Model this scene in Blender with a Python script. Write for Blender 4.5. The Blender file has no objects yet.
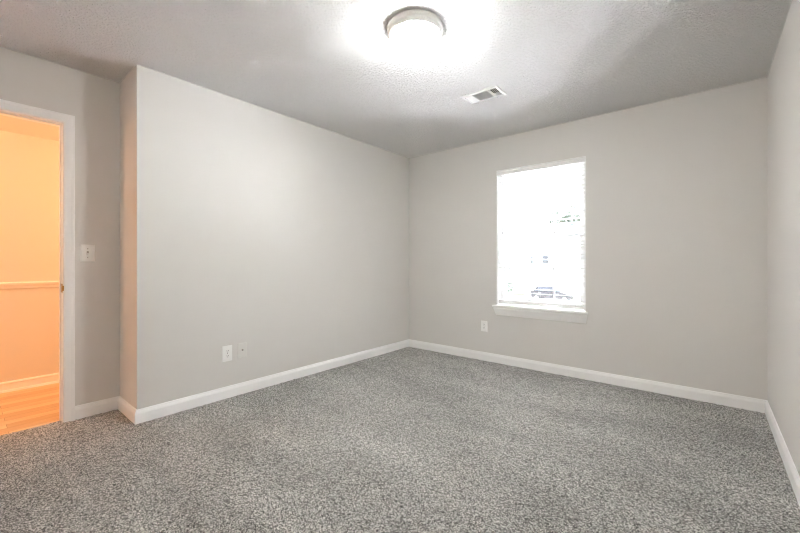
import bpy, bmesh, math, random
import numpy as np
from mathutils import Vector, Matrix

random.seed(7)
rng = np.random.default_rng(7)
scene = bpy.context.scene
COL = scene.collection

# ------------------------------------------------------------------ camera
EYE = 1.098
YAW = 39.73
cam_d = bpy.data.cameras.new('camera')
cam = bpy.data.objects.new('camera', cam_d)
COL.objects.link(cam)
cam.location = (0, 0, EYE)
cam.rotation_euler = (math.radians(90), 0, math.radians(YAW))
cam_d.sensor_width = 36
cam_d.lens = 371.5 / 800 * 36
cam_d.shift_y = -5 / 800
cam_d.clip_start = 0.02
cam_d.clip_end = 400
scene.camera = cam

# ------------------------------------------------------------------ world, daylight, exposure
LAMP = 86.0            # ceiling light diffuser
LAMP_COL = (0.97, 0.992, 0.985)
HALL = 27.0            # warm hall lamp (watts)
HALL_COL = (1.0, 0.52, 0.25)
SKY = 3.0
SUN = 165.0

w = bpy.data.worlds.new('overcast_sky')
scene.world = w
w.use_nodes = True
nt = w.node_tree
bg = nt.nodes['Background']
bg.inputs['Color'].default_value = (0.92, 0.95, 1.02, 1)
bg.inputs['Strength'].default_value = SKY

# sun behind thin cloud (a broad soft disc), high over the street in front of the window
sd = bpy.data.lights.new('veiled_sun', 'SUN')
sd.energy = SUN
sd.angle = math.radians(50)
sd.color = (0.90, 0.93, 1.04)
so = bpy.data.objects.new('veiled_sun', sd)
COL.objects.link(so)
so.rotation_euler = Vector((0.20, 0.43, 0.88)).to_track_quat('Z', 'Y').to_euler()

cy = scene.cycles
cy.max_bounces = 24
cy.diffuse_bounces = 16
cy.glossy_bounces = 6
cy.transparent_max_bounces = 24
cy.sample_clamp_indirect = 0.0
cy.caustics_reflective = False
cy.filter_width = 1.1

vs = scene.view_settings
vs.view_transform = 'Standard'
vs.look = 'None'
vs.exposure = 0.68
vs.gamma = 1.0
vs.use_curve_mapping = False

# portal in the window opening: only tells the renderer where the sky comes in
pd = bpy.data.lights.new('window_portal', 'AREA')
pd.shape = 'RECTANGLE'
pd.size, pd.size_y = 0.89, 1.44
pd.cycles.is_portal = True
po = bpy.data.objects.new('window_portal', pd)
COL.objects.link(po)
po.location = (-1.33, 3.93, 1.36)
po.rotation_euler = (math.radians(-90), 0, 0)   # faces into the room (-Y)

# two warm lamps of the hall beyond the door, either side of the doorway (their fittings are out of view)
for hall_pos, hall_share in (((-3.90, 1.55, 1.95), 0.45), ((-3.84, -1.00, 1.90), 0.55)):
    hd = bpy.data.lights.new('hall_lamp', 'POINT')
    hd.energy = HALL * hall_share
    hd.color = HALL_COL
    hd.shadow_soft_size = 0.10
    ho = bpy.data.objects.new('hall_lamp', hd)
    COL.objects.link(ho)
    ho.location = hall_pos


# ------------------------------------------------------------------ helpers
def lin(r, g, b):
    def f(c):
        c /= 255
        return c / 12.92 if c <= 0.04045 else ((c + 0.055) / 1.055) ** 2.4
    return (f(r), f(g), f(b), 1)


def mat(name, col, rough=0.6, metal=0.0, bump=None, spec=0.5, emit=None):
    """bump = (scale, strength, distance)"""
    m = bpy.data.materials.new(name)
    m.use_nodes = True
    n = m.node_tree
    b = n.nodes['Principled BSDF']
    b.inputs['Base Color'].default_value = col
    b.inputs['Roughness'].default_value = rough
    b.inputs['Metallic'].default_value = metal
    b.inputs['Specular IOR Level'].default_value = spec
    if emit:
        b.inputs['Emission Color'].default_value = (*emit[0], 1)
        b.inputs['Emission Strength'].default_value = emit[1]
    if bump:
        tc = n.nodes.new('ShaderNodeTexCoord')
        no = n.nodes.new('ShaderNodeTexNoise')
        no.inputs['Scale'].default_value = bump[0]
        no.inputs['Detail'].default_value = 3
        bp = n.nodes.new('ShaderNodeBump')
        bp.inputs['Strength'].default_value = bump[1]
        bp.inputs['Distance'].default_value = bump[2]
        n.links.new(tc.outputs['Object'], no.inputs['Vector'])
        n.links.new(no.outputs['Fac'], bp.inputs['Height'])
        n.links.new(bp.outputs['Normal'], b.inputs['Normal'])
    return m


class MB:
    def __init__(self):
        self.bm = bmesh.new()

    def poly(self, verts, faces):
        vs_ = [self.bm.verts.new(v) for v in verts]
        for f in faces:
            self.bm.faces.new([vs_[i] for i in f])
        return vs_

    def box(self, x0, x1, y0, y1, z0, z1):
        v = [(x, y, z) for z in (z0, z1) for x, y in ((x0, y0), (x1, y0), (x1, y1), (x0, y1))]
        self.poly(v, [(3, 2, 1, 0), (4, 5, 6, 7), (0, 1, 5, 4), (1, 2, 6, 5), (2, 3, 7, 6), (3, 0, 4, 7)])
        return self

    def rings(self, rings, close=True, caps=True):
        """skin a list of closed rings (same count) into a tube"""
        R = [[self.bm.verts.new(v) for v in r] for r in rings]
        n = len(R[0])
        for a, b in zip(R[:-1], R[1:]):
            for i in range(n):
                j = (i + 1) % n
                if not close and j == 0:
                    continue
                self.bm.faces.new([a[i], a[j], b[j], b[i]])
        if caps:
            self.bm.faces.new(R[0][::-1])
            self.bm.faces.new(R[-1])
        return self

    def prism_z(self, pts, z0, z1):
        return self.rings([[(x, y, z0) for x, y in pts], [(x, y, z1) for x, y in pts]])

    def lathe(self, prof, n=64, c=(0, 0, 0), axis='Z', caps=True):
        """prof: list of (r, h)"""
        rs = []
        for r, h in prof:
            ring = []
            for i in range(n):
                a = 2 * math.pi * i / n
                x, y = r * math.cos(a), r * math.sin(a)
                p = {'Z': (x, y, h), 'X': (h, x, y), 'Y': (y, h, x)}[axis]
                ring.append((p[0] + c[0], p[1] + c[1], p[2] + c[2]))
            rs.append(ring)
        return self.rings(rs, caps=caps)

    def tube(self, p, q, r, n=8, r2=None):
        p, q = Vector(p), Vector(q)
        d = (q - p).normalized()
        u = d.orthogonal().normalized()
        v = d.cross(u)
        r2 = r if r2 is None else r2
        return self.rings([[tuple(c + rr * (math.cos(2 * math.pi * i / n) * u + math.sin(2 * math.pi * i / n) * v))
                            for i in range(n)] for c, rr in ((p, r), (q, r2))])

    def build(self, name, material, parent=None, bevel=0.0, smooth=False, segs=2, loc=None, rotz=0.0):
        bm = self.bm
        bmesh.ops.recalc_face_normals(bm, faces=bm.faces)
        me = bpy.data.meshes.new(name)
        bm.to_mesh(me)
        bm.free()
        me.materials.append(material)
        o = bpy.data.objects.new(name, me)
        COL.objects.link(o)
        if smooth:
            for p in me.polygons:
                p.use_smooth = True
        if bevel:
            md = o.modifiers.new('bevel', 'BEVEL')
            md.width = bevel
            md.segments = segs
            md.limit_method = 'ANGLE'
        if parent:
            o.parent = parent
        if loc:
            o.location = loc
        o.rotation_euler.z = rotz
        return o


def tag(o, label=None, cat=None, group=None, kind=None):
    if label: o['label'] = label
    if cat: o['category'] = cat
    if group: o['group'] = group
    if kind: o['kind'] = kind
    return o


def empty(name, loc=(0, 0, 0), rotz=0.0):
    o = bpy.data.objects.new(name, None)
    o.empty_display_size = 0.1
    COL.objects.link(o)
    o.location = loc
    o.rotation_euler.z = rotz
    return o


def struct(o, label, cat):
    return tag(o, label, cat, kind='structure')


# ------------------------------------------------------------------ materials
WALL = lin(222, 220, 216)
M_wall = mat('greige_wall_paint', WALL, 0.55, bump=(260, 0.10, 0.002), spec=0.35)
M_trim = mat('white_trim_paint', lin(249, 249, 248), 0.32, spec=0.5)
M_plate = mat('white_plastic', lin(250, 250, 248), 0.35)
M_dark = mat('dark_slot', lin(40, 38, 36), 0.6)
M_plate_painted = mat('painted_over_plate', lin(225, 224, 219), 0.5)
M_brass = mat('brass', lin(196, 150, 70), 0.3, metal=0.9)
M_hall = mat('hall_wall_paint', lin(234, 230, 222), 0.55, bump=(260, 0.08, 0.002), spec=0.3)
M_vinyl = mat('white_vinyl', lin(247, 248, 248), 0.35)
M_blind = mat('white_blind_slat', lin(247, 247, 246), 0.7, spec=0.1)
M_cord = mat('pale_cord', lin(205, 204, 200), 0.8)
M_vent = mat('white_enamel', lin(228, 228, 226), 0.4)
M_duct = mat('dark_duct', lin(52, 46, 40), 0.8)
M_ring = mat('white_enamel_ring', lin(246, 245, 242), 0.35)
M_screw = mat('screw_metal', lin(170, 165, 155), 0.4, metal=0.6)


def ceiling_mat():
    m = mat('popcorn_ceiling', lin(251, 250, 249), 0.9, spec=0.1)
    n = m.node_tree
    b = n.nodes['Principled BSDF']
    tc = n.nodes.new('ShaderNodeTexCoord')
    a = n.nodes.new('ShaderNodeTexNoise')
    a.inputs['Scale'].default_value = 72
    a.inputs['Detail'].default_value = 4
    a.inputs['Roughness'].default_value = 0.65
    r = n.nodes.new('ShaderNodeValToRGB')
    r.color_ramp.elements[0].position = 0.41
    r.color_ramp.elements[1].position = 0.66
    bp = n.nodes.new('ShaderNodeBump')
    bp.inputs['Strength'].default_value = 1.0
    bp.inputs['Distance'].default_value = 0.012
    n.links.new(tc.outputs['Object'], a.inputs['Vector'])
    n.links.new(a.outputs['Fac'], r.inputs['Fac'])
    n.links.new(r.outputs['Color'], bp.inputs['Height'])
    n.links.new(bp.outputs['Normal'], b.inputs['Normal'])
    return m


def carpet_mat():
    m = bpy.data.materials.new('grey_frieze_carpet')
    m.use_nodes = True
    n = m.node_tree
    b = n.nodes['Principled BSDF']
    b.inputs['Roughness'].default_value = 1.0
    b.inputs['Specular IOR Level'].default_value = 0.0
    b.inputs['Sheen Weight'].default_value = 0.15
    b.inputs['Sheen Roughness'].default_value = 0.6
    tc = n.nodes.new('ShaderNodeTexCoord')
    # tufts of different yarn
    v = n.nodes.new('ShaderNodeTexVoronoi')
    v.inputs['Scale'].default_value = 235
    sep = n.nodes.new('ShaderNodeSeparateColor')
    r = n.nodes.new('ShaderNodeValToRGB')
    cr = r.color_ramp
    cr.interpolation = 'LINEAR'
    cr.elements[0].position = 0.0
    cr.elements[0].color = lin(56, 55, 53)
    cr.elements[1].position = 1.0
    cr.elements[1].color = lin(218, 217, 213)
    e = cr.elements.new(0.22); e.color = lin(102, 101, 98)
    e = cr.elements.new(0.55); e.color = lin(152, 151, 147)
    # slow lay-of-the-pile variation, stretched into vacuum tracks
    mp = n.nodes.new('ShaderNodeMapping')
    mp.inputs['Rotation'].default_value = (0, 0, math.radians(35))
    mp.inputs['Scale'].default_value = (1.1, 3.2, 1)
    ns = n.nodes.new('ShaderNodeTexNoise')
    ns.inputs['Scale'].default_value = 1.0
    ns.inputs['Detail'].default_value = 3
    mr = n.nodes.new('ShaderNodeMapRange')
    mr.inputs['From Min'].default_value = 0.3
    mr.inputs['From Max'].default_value = 0.7
    mr.inputs['To Min'].default_value = 0.88
    mr.inputs['To Max'].default_value = 1.26
    mx = n.nodes.new('ShaderNodeVectorMath'); mx.operation = 'SCALE'
    n.links.new(tc.outputs['Object'], v.inputs['Vector'])
    n.links.new(v.outputs['Color'], sep.inputs['Color'])
    n.links.new(sep.outputs['Red'], r.inputs['Fac'])
    n.links.new(tc.outputs['Object'], mp.inputs['Vector'])
    n.links.new(mp.outputs['Vector'], ns.inputs['Vector'])
    n.links.new(ns.outputs['Fac'], mr.inputs['Value'])
    n.links.new(r.outputs['Color'], mx.inputs[0])
    n.links.new(mr.outputs['Result'], mx.inputs['Scale'])
    n.links.new(mx.outputs['Vector'], b.inputs['Base Color'])
    return m


def wood_mat():
    m = bpy.data.materials.new('oak_plank_floor')
    m.use_nodes = True
    n = m.node_tree
    b = n.nodes['Principled BSDF']
    b.inputs['Roughness'].default_value = 0.35
    tc = n.nodes.new('ShaderNodeTexCoord')
    mp = n.nodes.new('ShaderNodeMapping')
    mp.inputs['Rotation'].default_value = (0, 0, math.radians(90))
    br = n.nodes.new('ShaderNodeTexBrick')
    br.inputs['Scale'].default_value = 1.0
    br.inputs['Brick Width'].default_value = 0.62
    br.inputs['Row Height'].default_value = 0.083
    br.inputs['Mortar Size'].default_value = 0.0012
    br.inputs['Color1'].default_value = lin(232, 206, 170)
    br.inputs['Color2'].default_value = lin(206, 168, 124)
    br.inputs['Mortar'].default_value = lin(160, 122, 84)
    br.offset = 0.37
    ns = n.nodes.new('ShaderNodeTexNoise')
    ns.inputs['Scale'].default_value = 6
    ns.inputs['Detail'].default_value = 6
    mp2 = n.nodes.new('ShaderNodeMapping')
    mp2.inputs['Scale'].default_value = (14, 1.0, 1)
    mix = n.nodes.new('ShaderNodeMix')
    mix.data_type = 'RGBA'
    mix.blend_type = 'OVERLAY'
    mix.inputs['Factor'].default_value = 0.35
    n.links.new(tc.outputs['Object'], mp.inputs['Vector'])
    n.links.new(mp.outputs['Vector'], br.inputs['Vector'])
    n.links.new(tc.outputs['Object'], mp2.inputs['Vector'])
    n.links.new(mp2.outputs['Vector'], ns.inputs['Vector'])
    n.links.new(br.outputs['Color'], mix.inputs['A'])
    n.links.new(ns.outputs['Fac'], mix.inputs['B'])
    n.links.new(mix.outputs['Result'], b.inputs['Base Color'])
    return m


def glass_mat():
    m = bpy.data.materials.new('window_glass')
    m.use_nodes = True
    n = m.node_tree
    for x in list(n.nodes):
        n.nodes.remove(x)
    out = n.nodes.new('ShaderNodeOutputMaterial')
    t = n.nodes.new('ShaderNodeBsdfTransparent')
    t.inputs['Color'].default_value = (0.97, 0.97, 0.97, 1)
    g = n.nodes.new('ShaderNodeBsdfGlossy')
    g.inputs['Roughness'].default_value = 0.02
    f = n.nodes.new('ShaderNodeFresnel')
    f.inputs['IOR'].default_value = 1.45
    mx = n.nodes.new('ShaderNodeMixShader')
    n.links.new(f.outputs['Fac'], mx.inputs['Fac'])
    n.links.new(t.outputs[0], mx.inputs[1])
    n.links.new(g.outputs[0], mx.inputs[2])
    n.links.new(mx.outputs[0], out.inputs['Surface'])
    return m


M_ceil = ceiling_mat()
M_carpet = carpet_mat()
M_wood = wood_mat()
M_glass = glass_mat()
M_diff = mat('lit_frosted_glass', (0.9, 0.9, 0.88, 1), 0.3, emit=(LAMP_COL, LAMP))

# ------------------------------------------------------------------ room dimensions
XL, XR = -2.993, 0.328          # left and right wall faces
YB, YF = 3.782, -0.50           # window wall face, wall behind the camera
XD = -3.40                      # door wall face
YN = 0.80                       # short return wall face
XH = -4.575                     # far wall of the hall
H = 2.44
HH = 2.20
T = 0.12
WX0, WX1, WZ0, WZ1 = -1.777, -0.885, 0.600, 2.085    # window opening
DY0, DY1, DZ = -0.335, 0.497, 2.063                  # rough door opening

# ------------------------------------------------------------------ shell
mb = MB()
mb.prism_z([(XL, YN), (XL, YB), (XL - T, YB), (XL - T, YN + T)], -0.02, H)
struct(mb.build('wall_left', M_wall), 'long greige painted wall left of the window wall', 'wall')
mb = MB()
mb.prism_z([(XL, YN), (XL - T, YN + T), (XD, YN + T), (XD, YN)], -0.02, H)
struct(mb.build('wall_return', M_wall), 'narrow return wall between light switch wall and long left wall', 'wall')
mb = MB()
mb.box(XD - T, XD, -1.5, DY0, -0.02, H)
mb.box(XD - T, XD, DY1, 2.2, -0.02, H)
mb.box(XD - T, XD, DY0, DY1, DZ, H)
struct(mb.build('wall_door', M_wall), 'greige wall with the doorway and the light switch', 'wall')
mb = MB()
BT = 0.15
mb.box(XL - T, WX0, YB, YB + BT, -0.02, H)
mb.box(WX1, XR + T, YB, YB + BT, -0.02, H)
mb.box(WX0, WX1, YB, YB + BT, -0.02, WZ0)
mb.box(WX0, WX1, YB, YB + BT, WZ1, H)
struct(mb.build('wall_back', M_wall), 'greige wall with the window in it', 'wall')
mb = MB()
mb.box(XR, XR + T, YF - T, YB, -0.02, H)
struct(mb.build('wall_right', M_wall), 'greige wall at the right edge of the picture', 'wall')
mb = MB()
mb.box(XD, XR, YF - T, YF, -0.02, H)
struct(mb.build('wall_front', M_wall), 'greige wall behind the viewer', 'wall')

# ceiling with the register hole
VX0, VX1, VY0, VY1 = -1.553, -1.240, 2.640, 2.826
hx0, hx1, hy0, hy1 = VX0 + 0.02, VX1 - 0.02, VY0 + 0.02, VY1 - 0.02
mb = MB()
CX0, CX1, CY0, CY1 = XD, XR + T, YF - T, YB + BT
mb.box(CX0, hx0, CY0, CY1, H, H + 0.06)
mb.box(hx1, CX1, CY0, CY1, H, H + 0.06)
mb.box(hx0, hx1, CY0, hy0, H, H + 0.06)
mb.box(hx0, hx1, hy1, CY1, H, H + 0.06)
struct(mb.build('ceiling', M_ceil), 'white popcorn textured ceiling', 'ceiling')

# hall shell
mb = MB()
mb.box(XH - 0.1, XH, -1.5, 2.2, -0.02, HH)
struct(mb.build('wall_hall', M_hall), 'warmly lit hall wall seen through the doorway', 'wall')
mb = MB()
mb.box(XH, XD - T, -1.6, -1.5, -0.02, HH)
mb.box(XH, XD - T, 2.2, 2.3, -0.02, HH)
struct(mb.build('wall_hall_ends', M_hall), 'end walls of the hall beyond the doorway', 'wall')
mb = MB()
mb.box(XH - 0.1, XD - T, -1.6, 2.3, HH, HH + 0.06)
struct(mb.build('ceiling_hall', M_hall), 'lower ceiling of the hall beyond the doorway', 'ceiling')
mb = MB()
mb.box(XH, -3.445, -1.5, 2.2, -0.03, -0.004)
struct(mb.build('floor_hall', M_wood), 'oak plank floor of the hall', 'floor')

# carpet: a displaced pile surface
def carpet():
    s = 0.0055
    x0, x1, y0, y1 = -3.445, XR, YF, YB
    nx, ny = int((x1 - x0) / s) + 1, int((y1 - y0) / s) + 1
    xs = np.linspace(x0, x1, nx)
    ys = np.linspace(y0, y1, ny)
    X, Y = np.meshgrid(xs, ys)
    jx = rng.uniform(-0.35, 0.35, X.shape) * s
    jy = rng.uniform(-0.35, 0.35, X.shape) * s
    Z = rng.random(X.shape)
    Zs = (Z + np.roll(Z, 1, 0) + np.roll(Z, 1, 1) + np.roll(np.roll(Z, 1, 0), 1, 1)) / 4
    Zf = -0.007 * (1 - np.clip(0.35 * Z + 0.65 * (0.5 + (Zs - 0.5) * 1.8), 0, 1))
    co = np.stack([X + jx, Y + jy, Zf], -1).reshape(-1, 3)
    i = np.arange(nx * ny).reshape(ny, nx)
    q = np.stack([i[:-1, :-1], i[:-1, 1:], i[1:, 1:], i[1:, :-1]], -1)
    cx = (X[:-1, :-1] + X[1:, 1:]) / 2
    cy = (Y[:-1, :-1] + Y[1:, 1:]) / 2
    keep = (cx > XL) | ((cy < YN) & (cx > XD)) | ((cy > DY0) & (cy < DY1) & (cx <= XD))
    q = q[keep].reshape(-1, 4)
    used = np.unique(q)
    remap = np.full(nx * ny, -1)
    remap[used] = np.arange(len(used))
    q = remap[q]
    co = co[used]
    me = bpy.data.meshes.new('floor')
    me.vertices.add(len(co))
    me.vertices.foreach_set('co', co.astype(np.float32).ravel())
    me.loops.add(q.size)
    me.loops.foreach_set('vertex_index', q.ravel().astype(np.int32))
    me.polygons.add(len(q))
    me.polygons.foreach_set('loop_start', (np.arange(len(q)) * 4).astype(np.int32))
    me.update(calc_edges=True)
    me.validate()
    me.materials.append(M_carpet)
    o = bpy.data.objects.new('floor', me)
    COL.objects.link(o)
    struct(o, 'speckled grey cut pile carpet', 'floor')
carpet()

# ------------------------------------------------------------------ baseboards
PROF = [(0, 0.0), (0.015, 0.0), (0.015, 0.066), (0.012, 0.076), (0.0085, 0.083), (0.007, 0.090), (0.004, 0.094), (0, 0.094)]


def baseboard(name, p0, p1, nrm, m0, m1, label, prof=PROF):
    p0, p1, nrm = Vector((*p0, 0)), Vector((*p1, 0)), Vector((*nrm, 0))
    d = (p1 - p0).normalized()
    ra = [tuple(p0 + nrm * a - d * (m0 * a) + Vector((0, 0, z - 0.004))) for a, z in prof]
    rb = [tuple(p1 + nrm * a + d * (m1 * a) + Vector((0, 0, z - 0.004))) for a, z in prof]
    mb = MB()
    mb.rings([ra, rb])
    struct(mb.build(name, M_trim), label, 'baseboard')


baseboard('baseboard_left', (XL, YN), (XL, YB), (1, 0), 1, -1, 'white baseboard along the long left wall')
baseboard('baseboard_back', (XL, YB), (XR, YB), (0, -1), -1, -1, 'white baseboard along the window wall')
baseboard('baseboard_right', (XR, YF), (XR, YB), (-1, 0), -1, -1, 'white baseboard along the right wall')
baseboard('baseboard_return', (XD, YN), (XL, YN), (0, -1), -1, 1, 'short white baseboard on the return wall')
baseboard('baseboard_door', (XD, 0.542), (XD, YN), (1, 0), 0, -1, 'short white baseboard between door casing and corner')
baseboard('baseboard_front', (XD, YF), (XR, YF), (0, 1), -1, -1, 'white baseboard behind the viewer')
HB = [(0, 0.0), (0.032, 0.0), (0.032, 0.004), (0.027, 0.012), (0.016, 0.017), (0.014, 0.018), (0.014, 0.064), (0.018, 0.068), (0.018, 0.076), (0.012, 0.082), (0, 0.086)]
baseboard('baseboard_hall', (XH, -1.5), (XH, 2.2), (1, 0), 0, 0, 'white baseboard with shoe moulding along the hall wall', HB)

# hall chair rail
RAIL = [(0, 0.866), (0.010, 0.868), (0.014, 0.884), (0.026, 0.900), (0.030, 0.912), (0.022, 0.920), (0, 0.922)]
mb = MB()
mb.rings([[(XH + a, -1.5, z) for a, z in RAIL], [(XH + a, 2.2, z) for a, z in RAIL]])
struct(mb.build('trim_1', M_trim), 'white chair rail along the hall wall', 'trim')

# ------------------------------------------------------------------ doorway
door = struct(empty('door_1', (XD, 0.08, 0)), 'white cased doorway open to the orange lit hall', 'doorway')
def at_door(o):
    o.parent = door
    o.matrix_parent_inverse = Matrix.Translation(-Vector(door.location))
    return o
JT = 0.018
j0, j1, jz = DY0 + JT, DY1 - JT, DZ - JT
mb = MB()
xa, xb = XD - T - 0.001, XD + 0.001
mb.box(xa, xb, DY0, j0, -0.006, jz)
mb.box(xa, xb, j1, DY1, -0.006, jz)
mb.box(xa, xb, DY0, DY1, jz, DZ)
at_door(mb.build('jamb', M_trim, bevel=0.0015))
mb = MB()
mb.box(XD - 0.072, XD - 0.040, j0, j0 + 0.008, -0.006, jz - 0.008)
mb.box(XD - 0.072, XD - 0.040, j1 - 0.008, j1, -0.006, jz - 0.008)
mb.box(XD - 0.072, XD - 0.040, j0, j1, jz - 0.008, jz)
at_door(mb.build('door_stop', M_trim, bevel=0.0015))
CP = [(0.0, 0.0), (0.0, 0.009), (0.004, 0.0115), (0.022, 0.0125), (0.038, 0.0145), (0.043, 0.0170), (0.053, 0.0170), (0.057, 0.0145), (0.057, 0.0)]
for sgn, xface in ((1, XD), (-1, XD - T)):
    mb = MB()
    y0, y1, z1 = j0 - 0.006, j1 + 0.006, jz + 0.006
    mb.rings([[(xface + sgn * d, y1 + u, -0.006) for u, d in CP],
              [(xface + sgn * d, y1 + u, z1 + u) for u, d in CP],
              [(xface + sgn * d, y0 - u, z1 + u) for u, d in CP],
              [(xface + sgn * d, y0 - u, -0.006) for u, d in CP]])
    at_door(mb.build('casing', M_trim))
mb = MB()
mb.box(XD - 0.039, XD + 0.002, j1 - 0.0022, j1 - 0.0002, 0.885, 0.945)
mb.box(XD + 0.0005, XD + 0.013, j1 - 0.0022, j1 + 0.0048, 0.898, 0.932)
sp = tag(at_door(mb.build('strike_plate', M_brass, bevel=0.0008)), 'brass strike plate on the door jamb')

# ------------------------------------------------------------------ light switch and outlets
def wall_item(name, origin, facing, label, cat, group=None):
    """local frame: x to the viewer's right on the wall, -y out of the wall, z up"""
    rot = {'-y': 0.0, '+x': math.radians(90)}[facing]
    return tag(empty(name, origin, rot), label, cat, group)


def plate(parent, w_, h_, m, d=0.0055):
    mb = MB()
    i = 0.004
    mb.rings([[(-w_ / 2, 0, -h_ / 2), (w_ / 2, 0, -h_ / 2), (w_ / 2, 0, h_ / 2), (-w_ / 2, 0, h_ / 2)],
              [(-w_ / 2, -d * .5, -h_ / 2), (w_ / 2, -d * .5, -h_ / 2), (w_ / 2, -d * .5, h_ / 2), (-w_ / 2, -d * .5, h_ / 2)],
              [(-w_ / 2 + i, -d, -h_ / 2 + i), (w_ / 2 - i, -d, -h_ / 2 + i), (w_ / 2 - i, -d, h_ / 2 - i), (-w_ / 2 + i, -d, h_ / 2 - i)]])
    return mb.build('cover_plate', m, parent)


def screw(parent, z, d=0.0055, m=None):
    mb = MB()
    mb.lathe([(0.0035, 0), (0.0035, -0.0008), (0.002, -0.0014)], 14, (0, -d, z), 'Y')
    return mb.build('screw', m or M_screw, parent)


def duplex(origin, facing, label, w_=0.078, h_=0.126):
    r = wall_item('wall_outlet', origin, facing, label, 'outlet', None)
    plate(r, w_, h_, M_plate)
    screw(r, 0)
    for s in (-1, 1):
        zc = s * 0.0195
        mb = MB()
        pts = []
        for k in range(24):
            a = 2 * math.pi * k / 24
            pts.append((0.0172 * math.cos(a), max(-0.0135, min(0.0135, 0.0172 * math.sin(a)))))
        mb.rings([[(x, -0.0052, zc + z) for x, z in pts], [(x, -0.0078, zc + z) for x, z in pts]])
        sock = mb.build('socket', M_plate, r)
        mb = MB()
        mb.box(-0.0078, -0.0052, -0.0083, -0.0079, zc - 0.001, zc + 0.0075)
        mb.box(0.0052, 0.0078, -0.0083, -0.0079, zc - 0.001, zc + 0.0075)
        mb.lathe([(0.0027, -0.0079), (0.0027, -0.0083)], 12, (0, 0, zc - 0.0075), 'Y')
        mb.build('slots', M_dark, sock)
    return r


duplex((XL, 1.417, 0.355), '+x', 'white duplex outlet on the long left wall beside painted plate')
duplex((-1.923, YB, 0.378), '-y', 'white duplex outlet under the window, left of its sill', 0.074, 0.118)
cx = wall_item('cable_plate', (XL, 1.541, 0.358), '+x', 'wall coloured cable jack plate right of the white outlet', 'cable plate')
plate(cx, 0.078, 0.124, M_plate_painted)
mb = MB()
mb.lathe([(0.0075, -0.005), (0.0075, -0.008), (0.005, -0.008), (0.0048, -0.016), (0.002, -0.016)], 18, (0, 0, 0.004), 'Y')
tag(mb.build('jack', M_screw, cx), 'grey threaded cable jack')
screw(cx, 0.042, m=M_plate_painted)
screw(cx, -0.042, m=M_plate_painted)

sw = wall_item('light_switch', (XD, 0.612, 1.158), '+x', 'white toggle light switch beside the door casing', 'light switch')
plate(sw, 0.080, 0.120, M_plate)
screw(sw, 0.030)
screw(sw, -0.030)
mb = MB()
mb.box(-0.0055, 0.0055, -0.0062, -0.0052, -0.012, 0.012)
yk = mb.build('switch_slot', M_screw, sw)
mb = MB()
mb.rings([[(-0.0045, -0.006, -0.009), (0.0045, -0.006, -0.009), (0.0045, -0.006, 0.003), (-0.0045, -0.006, 0.003)],
          [(-0.0035, -0.019, -0.014), (0.0035, -0.019, -0.014), (0.0035, -0.019, -0.008), (-0.0035, -0.019, -0.008)]])
mb.build('toggle', M_plate, sw, bevel=0.001)

# ------------------------------------------------------------------ ceiling light
LX, LY = -1.297, 1.697
cl = tag(empty('ceiling_light', (LX, LY, H)), 'round flush ceiling light with white ring and glowing glass dome', 'ceiling light')
mb = MB()
mb.lathe([(0.118, -0.001), (0.166, -0.001), (0.168, -0.004), (0.168, -0.016), (0.165, -0.022), (0.158, -0.025), (0.156, -0.028),
          (0.156, -0.041), (0.152, -0.048), (0.146, -0.051), (0.141, -0.050), (0.138, -0.045), (0.137, -0.012), (0.118, -0.010)], 96, caps=False)
ring = mb.build('base_ring', M_ring, cl, smooth=True)
cl.scale = (0.962, 0.962, 1.0)
md = ring.modifiers.new('es', 'EDGE_SPLIT')
md.split_angle = math.radians(50)
mb = MB()
pr = [(0.130, -0.030), (0.134, -0.042), (0.136, -0.054), (0.1365, -0.062)]
for k in range(1, 15):
    a = math.radians(90 * k / 14)
    pr.append((max(0.1365 * math.cos(a), 0.002), -0.062 - 0.068 * math.sin(a)))
mb.lathe(pr, 96)
mb.build('diffuser', M_diff, cl, smooth=True)

# ------------------------------------------------------------------ ceiling register
vt = tag(empty('ceiling_vent', ((VX0 + VX1) / 2, (VY0 + VY1) / 2, H)), 'white three-way ceiling air register near the light', 'air vent')
vx, vy = vt.location.x, vt.location.y
a, b_ = (VX1 - VX0) / 2, (VY1 - VY0) / 2
ia, ib = a - 0.022, b_ - 0.022
mb = MB()
def rect(x, y, z): return [(-x, -y, z), (x, -y, z), (x, y, z), (-x, y, z)]
mb.rings([rect(a, b_, -0.0005), rect(a, b_, -0.004), rect(a - 0.006, b_ - 0.006, -0.010), rect(ia, ib, -0.010), rect(ia, ib, 0.006), rect(ia + 0.001, ib + 0.001, 0.006), rect(ia + 0.001, ib + 0.001, -0.0005)], caps=False)
mb.build('frame', M_vent, vt)
D1, D2 = -0.068, 0.068
for xd in (D1, D2):
    mb = MB()
    mb.box(xd - 0.003, xd + 0.003, -ib, ib, -0.011, 0.005)
    mb.build('divider', M_vent, vt)
def louver(c, along, tilt, half, wdt=0.017, th=0.0012):
    """thin tilted blade centred at c, running along 'x' or 'y'"""
    ct, st = math.cos(tilt), math.sin(tilt)
    pts = []
    for u, v in ((-wdt / 2, -th / 2), (wdt / 2, -th / 2), (wdt / 2, th / 2), (-wdt / 2, th / 2)):
        pts.append((u * ct - v * st, u * st + v * ct))
    if along == 'y':
        return [[(c[0] + p, -half, c[1] + q) for p, q in pts], [(c[0] + p, half, c[1] + q) for p, q in pts]]
    return [[(c[2] - half, c[0] + p, c[1] + q) for p, q in pts], [(c[2] + half, c[0] + p, c[1] + q) for p, q in pts]]
mb = MB()
n = 5
for k in range(n):
    x = -ia + (k + 0.5) * (D1 - 0.003 + ia) / n
    mb.rings(louver((x, 0.000), 'y', math.radians(40), ib))
mb.build('louver_bank', M_vent, vt)
mb = MB()
n = 8
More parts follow.
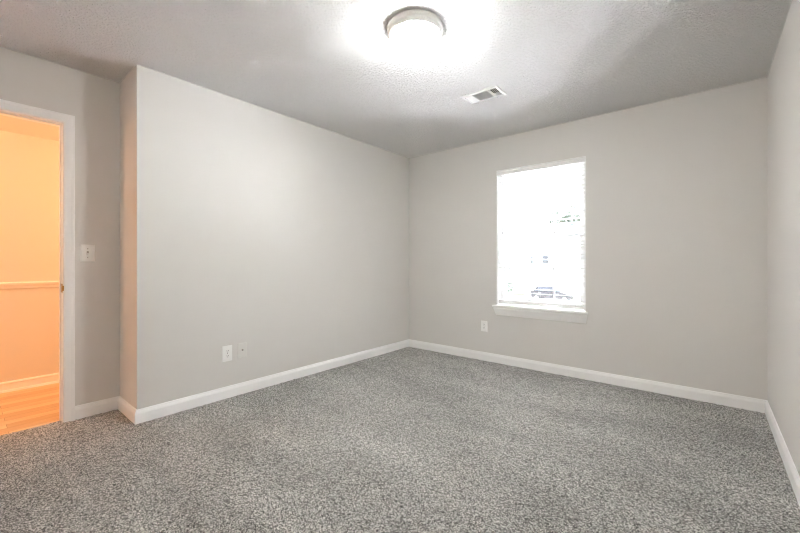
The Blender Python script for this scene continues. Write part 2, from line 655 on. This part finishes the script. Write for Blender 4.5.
for k in range(n):
    y = -ib + (k + 0.5) * 2 * ib / n
    mb.rings(louver((y, 0.000, 0), 'x', math.radians(54), 0.065))
mb.build('louver_bank', M_vent, vt)
mb = MB()
n = 5
for k in range(n):
    x = D2 + 0.003 + (k + 0.5) * (ia - D2 - 0.003) / n
    mb.rings(louver((x, 0.000), 'y', math.radians(-40), ib))
mb.build('louver_bank', M_vent, vt)
mb = MB()
mb.rings([rect(ia + 0.0005, ib + 0.0005, 0.022), rect(ia + 0.0005, ib + 0.0005, 0.20)])
bmesh.ops.delete(mb.bm, geom=[f for f in mb.bm.faces if abs(f.calc_center_median().z - 0.022) < 1e-4], context='FACES')
mb.build('duct', M_duct, vt)

# ------------------------------------------------------------------ window
win = struct(empty('window_1', ((WX0 + WX1) / 2, YB, WZ0)), 'white double hung window with grid muntins', 'window')
def at_win(o):
    o.parent = win
    o.matrix_parent_inverse = Matrix.Translation(-Vector(win.location))
    return o
# liner of the opening + vinyl frame
mb = MB()
L = 0.012
mb.box(WX0, WX0 + L, YB + 0.0, YB + BT, WZ0 + 0.03, WZ1)
mb.box(WX1 - L, WX1, YB + 0.0, YB + BT, WZ0 + 0.03, WZ1)
mb.box(WX0 + L, WX1 - L, YB + 0.0, YB + BT, WZ1 - L, WZ1)
mb.box(WX0 + L, WX0 + 0.038, YB + 0.085, YB + BT, WZ0 + 0.03, WZ1 - L)
mb.box(WX1 - 0.038, WX1 - L, YB + 0.085, YB + BT, WZ0 + 0.03, WZ1 - L)
mb.box(WX0 + 0.038, WX1 - 0.038, YB + 0.085, YB + BT, WZ1 - 0.04, WZ1 - L)
mb.box(WX0 + 0.038, WX1 - 0.038, YB + 0.085, YB + BT, WZ0 + 0.03, WZ0 + 0.055)
at_win(mb.build('window_frame', M_vinyl, bevel=0.001))

def sash(name, x0, x1, z0, z1, y0, y1, st, bot, top):
    mb = MB()
    mb.box(x0, x0 + st, y0, y1, z0, z1)
    mb.box(x1 - st, x1, y0, y1, z0, z1)
    mb.box(x0 + st, x1 - st, y0, y1, z0, z0 + bot)
    mb.box(x0 + st, x1 - st, y0, y1, z1 - top, z1)
    s = at_win(mb.build(name, M_vinyl, bevel=0.0015))
    gx0, gx1, gz0, gz1 = x0 + st, x1 - st, z0 + bot, z1 - top
    ym = (y0 + y1) / 2
    mb = MB()
    for k in (1, 2):
        xm = gx0 + (gx1 - gx0) * k / 3
        mb.box(xm - 0.008, xm + 0.008, ym - 0.006, ym + 0.006, gz0, gz1)
    zm = (gz0 + gz1) / 2
    mb.box(gx0, gx1, ym - 0.0055, ym + 0.0055, zm - 0.008, zm + 0.008)
    g = mb.build('muntins', M_vinyl)
    g.parent = s
    mb = MB()
    mb.box(gx0, gx1, ym - 0.0075, ym - 0.0065, gz0, gz1)
    p = mb.build('pane', M_glass)
    p.parent = s
    return s
sash('lower_sash', WX0 + 0.038, WX1 - 0.038, WZ0 + 0.055, 1.372, YB + 0.088, YB + 0.116, 0.036, 0.05, 0.040)
sash('upper_sash', WX0 + 0.038, WX1 - 0.038, 1.325, WZ1 - 0.04, YB + 0.118, YB + 0.146, 0.036, 0.045, 0.036)

# stool (inner sill) with a moulded apron under its nose
SX0, SX1 = -1.808, -0.853
ST = 0.628
mb = MB()
mb.box(WX0, WX1, YB, YB + 0.088, ST - 0.028, ST)
prof = [(0.0, ST - 0.110), (0.008, ST - 0.110), (0.012, ST - 0.104), (0.026, ST - 0.060), (0.034, ST - 0.040), (0.034, ST - 0.024),
        (0.044, ST - 0.022), (0.048, ST - 0.016), (0.048, ST - 0.006), (0.044, ST), (0.0, ST)]
m = 0.75
def ends(x, s): return [(x - s * (0.048 - d) * m, YB - d, z) for d, z in prof]
mb.rings([ends(SX0, -1), ends(SX1, 1)])
at_win(mb.build('window_sill', M_trim))

# ------------------------------------------------------------------ blind
bl = tag(empty('window_blind', ((WX0 + WX1) / 2, YB + 0.03, 2.03)), 'white horizontal slat blind, lowered and open, in the window', 'blind')
def at_bl(o):
    o.parent = bl
    o.matrix_parent_inverse = Matrix.Translation(-Vector(bl.location))
    return o
bx0, bx1 = WX0 + 0.016, WX1 - 0.016
mb = MB()
vp = [(0.006, 2.028), (-0.004, 2.028), (-0.009, 2.032), (-0.009, 2.060), (-0.005, 2.066), (-0.005, 2.074), (-0.010, 2.078), (-0.010, 2.083), (0.006, 2.083)]
mb.rings([[(WX0 + 0.003, YB + d, z) for d, z in vp], [(WX1 - 0.003, YB + d, z) for d, z in vp]])
at_bl(mb.build('valance', M_blind))
mb = MB()
mb.box(bx0, bx1, YB + 0.012, YB + 0.066, 2.032, 2.072)
at_bl(mb.build('headrail', M_blind, bevel=0.002))
z_top, z_bot = 2.000, 0.722
ns_ = 30
TILT = -10.0
mb = MB()
for k in range(ns_):
    z = z_bot + (z_top - z_bot) * k / (ns_ - 1)
    yc, wv, th = YB + 0.040, 0.025, 0.0028
    til = math.radians(TILT)
    sec = []
    for u, v in ((-wv, -th / 2), (-wv * 0.4, -th / 2 + 0.0012), (wv * 0.4, -th / 2 + 0.0012), (wv, -th / 2),
                 (wv, th / 2), (wv * 0.4, th / 2 + 0.0012), (-wv * 0.4, th / 2 + 0.0012), (-wv, th / 2)):
        sec.append((yc + u * math.cos(til), z + v + u * math.sin(til)))
    mb.rings([[(bx0, y, zz) for y, zz in sec], [(bx1, y, zz) for y, zz in sec]])
at_bl(mb.build('slats', M_blind))
mb = MB()
mb.box(bx0, bx1, YB + 0.014, YB + 0.066, 0.645, 0.683)
at_bl(mb.build('bottom_rail', M_blind, bevel=0.003))
for xx in (bx0 + 0.075, (bx0 + bx1) / 2, bx1 - 0.075):
    mb = MB()
    for yy in (YB + 0.0135, YB + 0.0665):
        mb.tube((xx, yy, 0.665), (xx, yy, 2.035), 0.0009, 6)
    at_bl(mb.build('ladder_cord', M_cord))
mb = MB()
mb.tube((bx0 + 0.035, YB + 0.002, 2.03), (bx0 + 0.035, YB + 0.002, 1.20), 0.004, 10)
mb.tube((bx0 + 0.035, YB + 0.002, 1.20), (bx0 + 0.035, YB + 0.002, 1.12), 0.0055, 10)
at_bl(mb.build('tilt_wand', M_plate))

# ------------------------------------------------------------------ the street seen through the window
GZ = -2.85
M_lawn = mat('lawn', lin(92, 98, 76), 0.9, bump=(30, 0.5, 0.05))
M_road = mat('asphalt', lin(84, 84, 84), 0.9, bump=(60, 0.4, 0.02))
M_drive = mat('concrete', lin(140, 138, 134), 0.9, bump=(20, 0.3, 0.01))
M_pale = mat('pale_reflector', lin(232, 230, 226), 0.9, bump=(20, 0.3, 0.01))  # for the added slab that bounces daylight indoors
M_siding = mat('white_siding', lin(232, 230, 226), 0.6)
M_htrim = mat('house_trim', lin(245, 245, 243), 0.5)
M_roof = mat('grey_shingles', lin(168, 164, 160), 0.9, bump=(14, 0.6, 0.05))
M_hglass = mat('house_window_glass', lin(70, 74, 80), 0.1)
M_car = mat('dark_car_paint', lin(24, 25, 28), 0.25)
M_carglass = mat('car_glass', lin(60, 64, 70), 0.08)
M_tyre = mat('tyre_rubber', lin(48, 48, 48), 0.8)
M_rim = mat('wheel_rim', lin(170, 172, 175), 0.3, metal=0.7)
M_bark = mat('bark', lin(110, 98, 86), 0.9, bump=(12, 0.8, 0.05))
M_leaf = mat('leaf_green', lin(44, 56, 42), 0.7)

mb = MB(); mb.box(-70, 45, 5, 120, GZ - 0.2, GZ)
struct(mb.build('ground', M_lawn), 'pale grass ground outside the window', 'ground')
mb = MB(); mb.box(-69, 44, 4.4, 21.5, GZ, GZ + 0.025)  # added pale slab, out of view, bounces daylight up onto the room's ceiling
struct(mb.build('reflector', M_pale), 'added pale ground forecourt below the window', 'reflector')
mb = MB(); mb.box(-70, 45, 22, 30, GZ, GZ + 0.02)
struct(mb.build('road', M_road), 'street outside the window', 'road')
mb = MB(); mb.box(-15.5, -9.5, 30, 44, GZ, GZ + 0.03)
struct(mb.build('driveway', M_drive), 'pale concrete driveway across the street', 'driveway')

# house across the street
hs = tag(empty('house', (-14, 44, GZ)), 'white two storey house across the street, behind the blind', 'house')
mb = MB()
hx0_, hx1_, hd_, hh_ = -9.0, 7.5, 9.0, 6.0
z = 0.0
rings_ = []
while z < hh_ - 1e-6:          # lap siding, board by board
    z2 = min(z + 0.2, hh_)
    rings_ += [[(hx0_ - .02, -.02, z), (hx1_ + .02, -.02, z), (hx1_ + .02, hd_ + .02, z), (hx0_ - .02, hd_ + .02, z)],
               [(hx0_, 0, z2), (hx1_, 0, z2), (hx1_, hd_, z2), (hx0_, hd_, z2)]]
    z = z2
mb.rings(rings_)
mb.build('wall', M_siding, hs)
mb = MB()
mb.rings([[(hx0_ - .4, -.5, hh_ - .1), (hx0_ - .4, hd_ / 2, hh_ + 2.4), (hx0_ - .4, hd_ + .5, hh_ - .1), (hx0_ - .4, hd_ / 2, hh_ + 2.15)][::1],
          [(hx1_ + .4, -.5, hh_ - .1), (hx1_ + .4, hd_ / 2, hh_ + 2.4), (hx1_ + .4, hd_ + .5, hh_ - .1), (hx1_ + .4, hd_ / 2, hh_ + 2.15)]])
mb.build('roof', M_roof, hs)
def house_window(x0, x1, z0, z1, nm=1):
    f = MB()
    t = 0.12
    f.box(x0 - t, x0, -.09, .02, z0 - t, z1 + t); f.box(x1, x1 + t, -.09, .02, z0 - t, z1 + t)
    f.box(x0, x1, -.09, .02, z0 - t, z0); f.box(x0, x1, -.09, .02, z1, z1 + t)
    f.box(x0, x1, -.07, .02, (z0 + z1) / 2 - .03, (z0 + z1) / 2 + .03)
    fo = f.build('window', M_htrim, hs)
    g = MB(); g.box(x0, x1, -.05, .01, z0, z1)
    p = g.build('pane', M_hglass)
    p.parent = fo
house_window(-2.45, -2.0, 3.55, 4.75)
house_window(-0.95, -0.25, 3.55, 4.75)
house_window(-6.5, -5.6, 3.55, 4.75)
mb = MB()
gx0_, gx1_ = 0.35, 3.1
for k in range(4):
    mb.box(gx0_, gx1_, -.08, .0, 3.15 + k * .45, 3.57 + k * .45)
tag(mb.build('shutter_panel', M_htrim, hs), 'broad white panel on the upper storey')
mb = MB()
t = .12
mb.box(gx0_ - t, gx0_, -.12, .0, 3.0, 5.1); mb.box(gx1_, gx1_ + t, -.12, 0, 3.0, 5.1); mb.box(gx0_ - t, gx1_ + t, -.12, 0, 5.0, 5.12)
mb.build('panel_frame', M_drive, hs)
mb = MB()
for k in range(5):
    mb.box(-0.6, 3.6, -.07, 0, 0.05 + k * .44, 0.46 + k * .44)
mb.build('garage_door', M_htrim, hs)

# parked car
car = tag(empty('car', (-11.9, 38, GZ + 0.03)), 'dark parked car on the driveway across the street', 'car')
mb = MB()
side = [(-2.1, .32), (2.1, .30), (2.15, .62), (2.05, .82), (1.25, .95), (-1.75, .98), (-2.1, .90), (-2.18, .6)]
mb.rings([[(x, -.86, z) for x, z in side], [(x, .86, z) for x, z in side]])
mb.build('body', M_car, car, bevel=0.06)
mb = MB()
mb.rings([[(-1.72, -.78, .96), (1.2, -.78, .95), (1.2, .78, .95), (-1.72, .78, .96)],
          [(-1.35, -.62, 1.42), (.35, -.62, 1.44), (.35, .62, 1.44), (-1.35, .62, 1.42)]])
mb.build('cabin', M_car, car, bevel=0.05)
for s in (-1, 1):
    mb = MB()
    def pt(x, z): return (x, s * (.785 - .16 * (z - .96) / .48) , z)
    q = [pt(-1.45, 1.0), pt(.98, 1.0), pt(.30, 1.38), pt(-1.22, 1.38)]
    mb.rings([[(x, y, z) for x, y, z in q], [(x, y + s * .012, z) for x, y, z in q]])
    mb.build('side_window', M_carglass, car)
for x in (-1.3, 1.35):
    for s in (-1, 1):
        mb = MB()
        mb.lathe([(.2, s * .68), (.32, s * .68), (.33, s * .78), (.32, s * .88), (.2, s * .88)], 24, (x, 0, .32), 'Y')
        wh = mb.build('wheel', M_tyre, car)
        mb = MB()
        mb.lathe([(.21, s * .875), (.2, s * .895), (.05, s * .9)], 24, (x, 0, .32), 'Y')
        r_ = mb.build('rim', M_rim)
        r_.parent = wh

# trees
def tree(x, y, h, rad, label, seed, n=2600):
    r = random.Random(seed)
    t = tag(empty('tree', (x, y, GZ)), label, 'tree', None)
    mb = MB()
    mb.tube((0, 0, -.1), (0, 0, h * .45), .28, 10, .2)
    for k in range(7):
        a = r.uniform(0, 6.28)
        mb.tube((0, 0, h * r.uniform(.3, .45)), (rad * .6 * math.cos(a), rad * .6 * math.sin(a), h * r.uniform(.6, .85)), .11, 7, .04)
    mb.build('trunk', M_bark, t)
    cl_ = [(r.uniform(-.55, .55) * rad, r.uniform(-.55, .55) * rad, h * r.uniform(.5, .9), rad * r.uniform(.35, .55)) for _ in range(14)]
    mb = MB()
    for k in range(n):
        c = r.choice(cl_)
        d = Vector((r.gauss(0, 1), r.gauss(0, 1), r.gauss(0, 1))).normalized() * (c[3] * r.uniform(.55, 1.0))
        p = Vector(c[:3]) + d
        u = Vector((r.gauss(0, 1), r.gauss(0, 1), r.gauss(0, .6))).normalized()
        v = u.orthogonal().normalized()
        L_, W_ = r.uniform(.22, .4), r.uniform(.10, .18)
        mb.poly([tuple(p - u * L_), tuple(p + v * W_), tuple(p + u * L_), tuple(p - v * W_)], [(0, 1, 2, 3)])
    mb.build('foliage', M_leaf, t)
tree(-17.6, 62, 12.6, 3.6, 'broad leafy tree rising behind the white house', 3)
tree(-15.8, 35, 2.6, 0.8, 'low leafy tree at the left of the driveway', 9, 500)
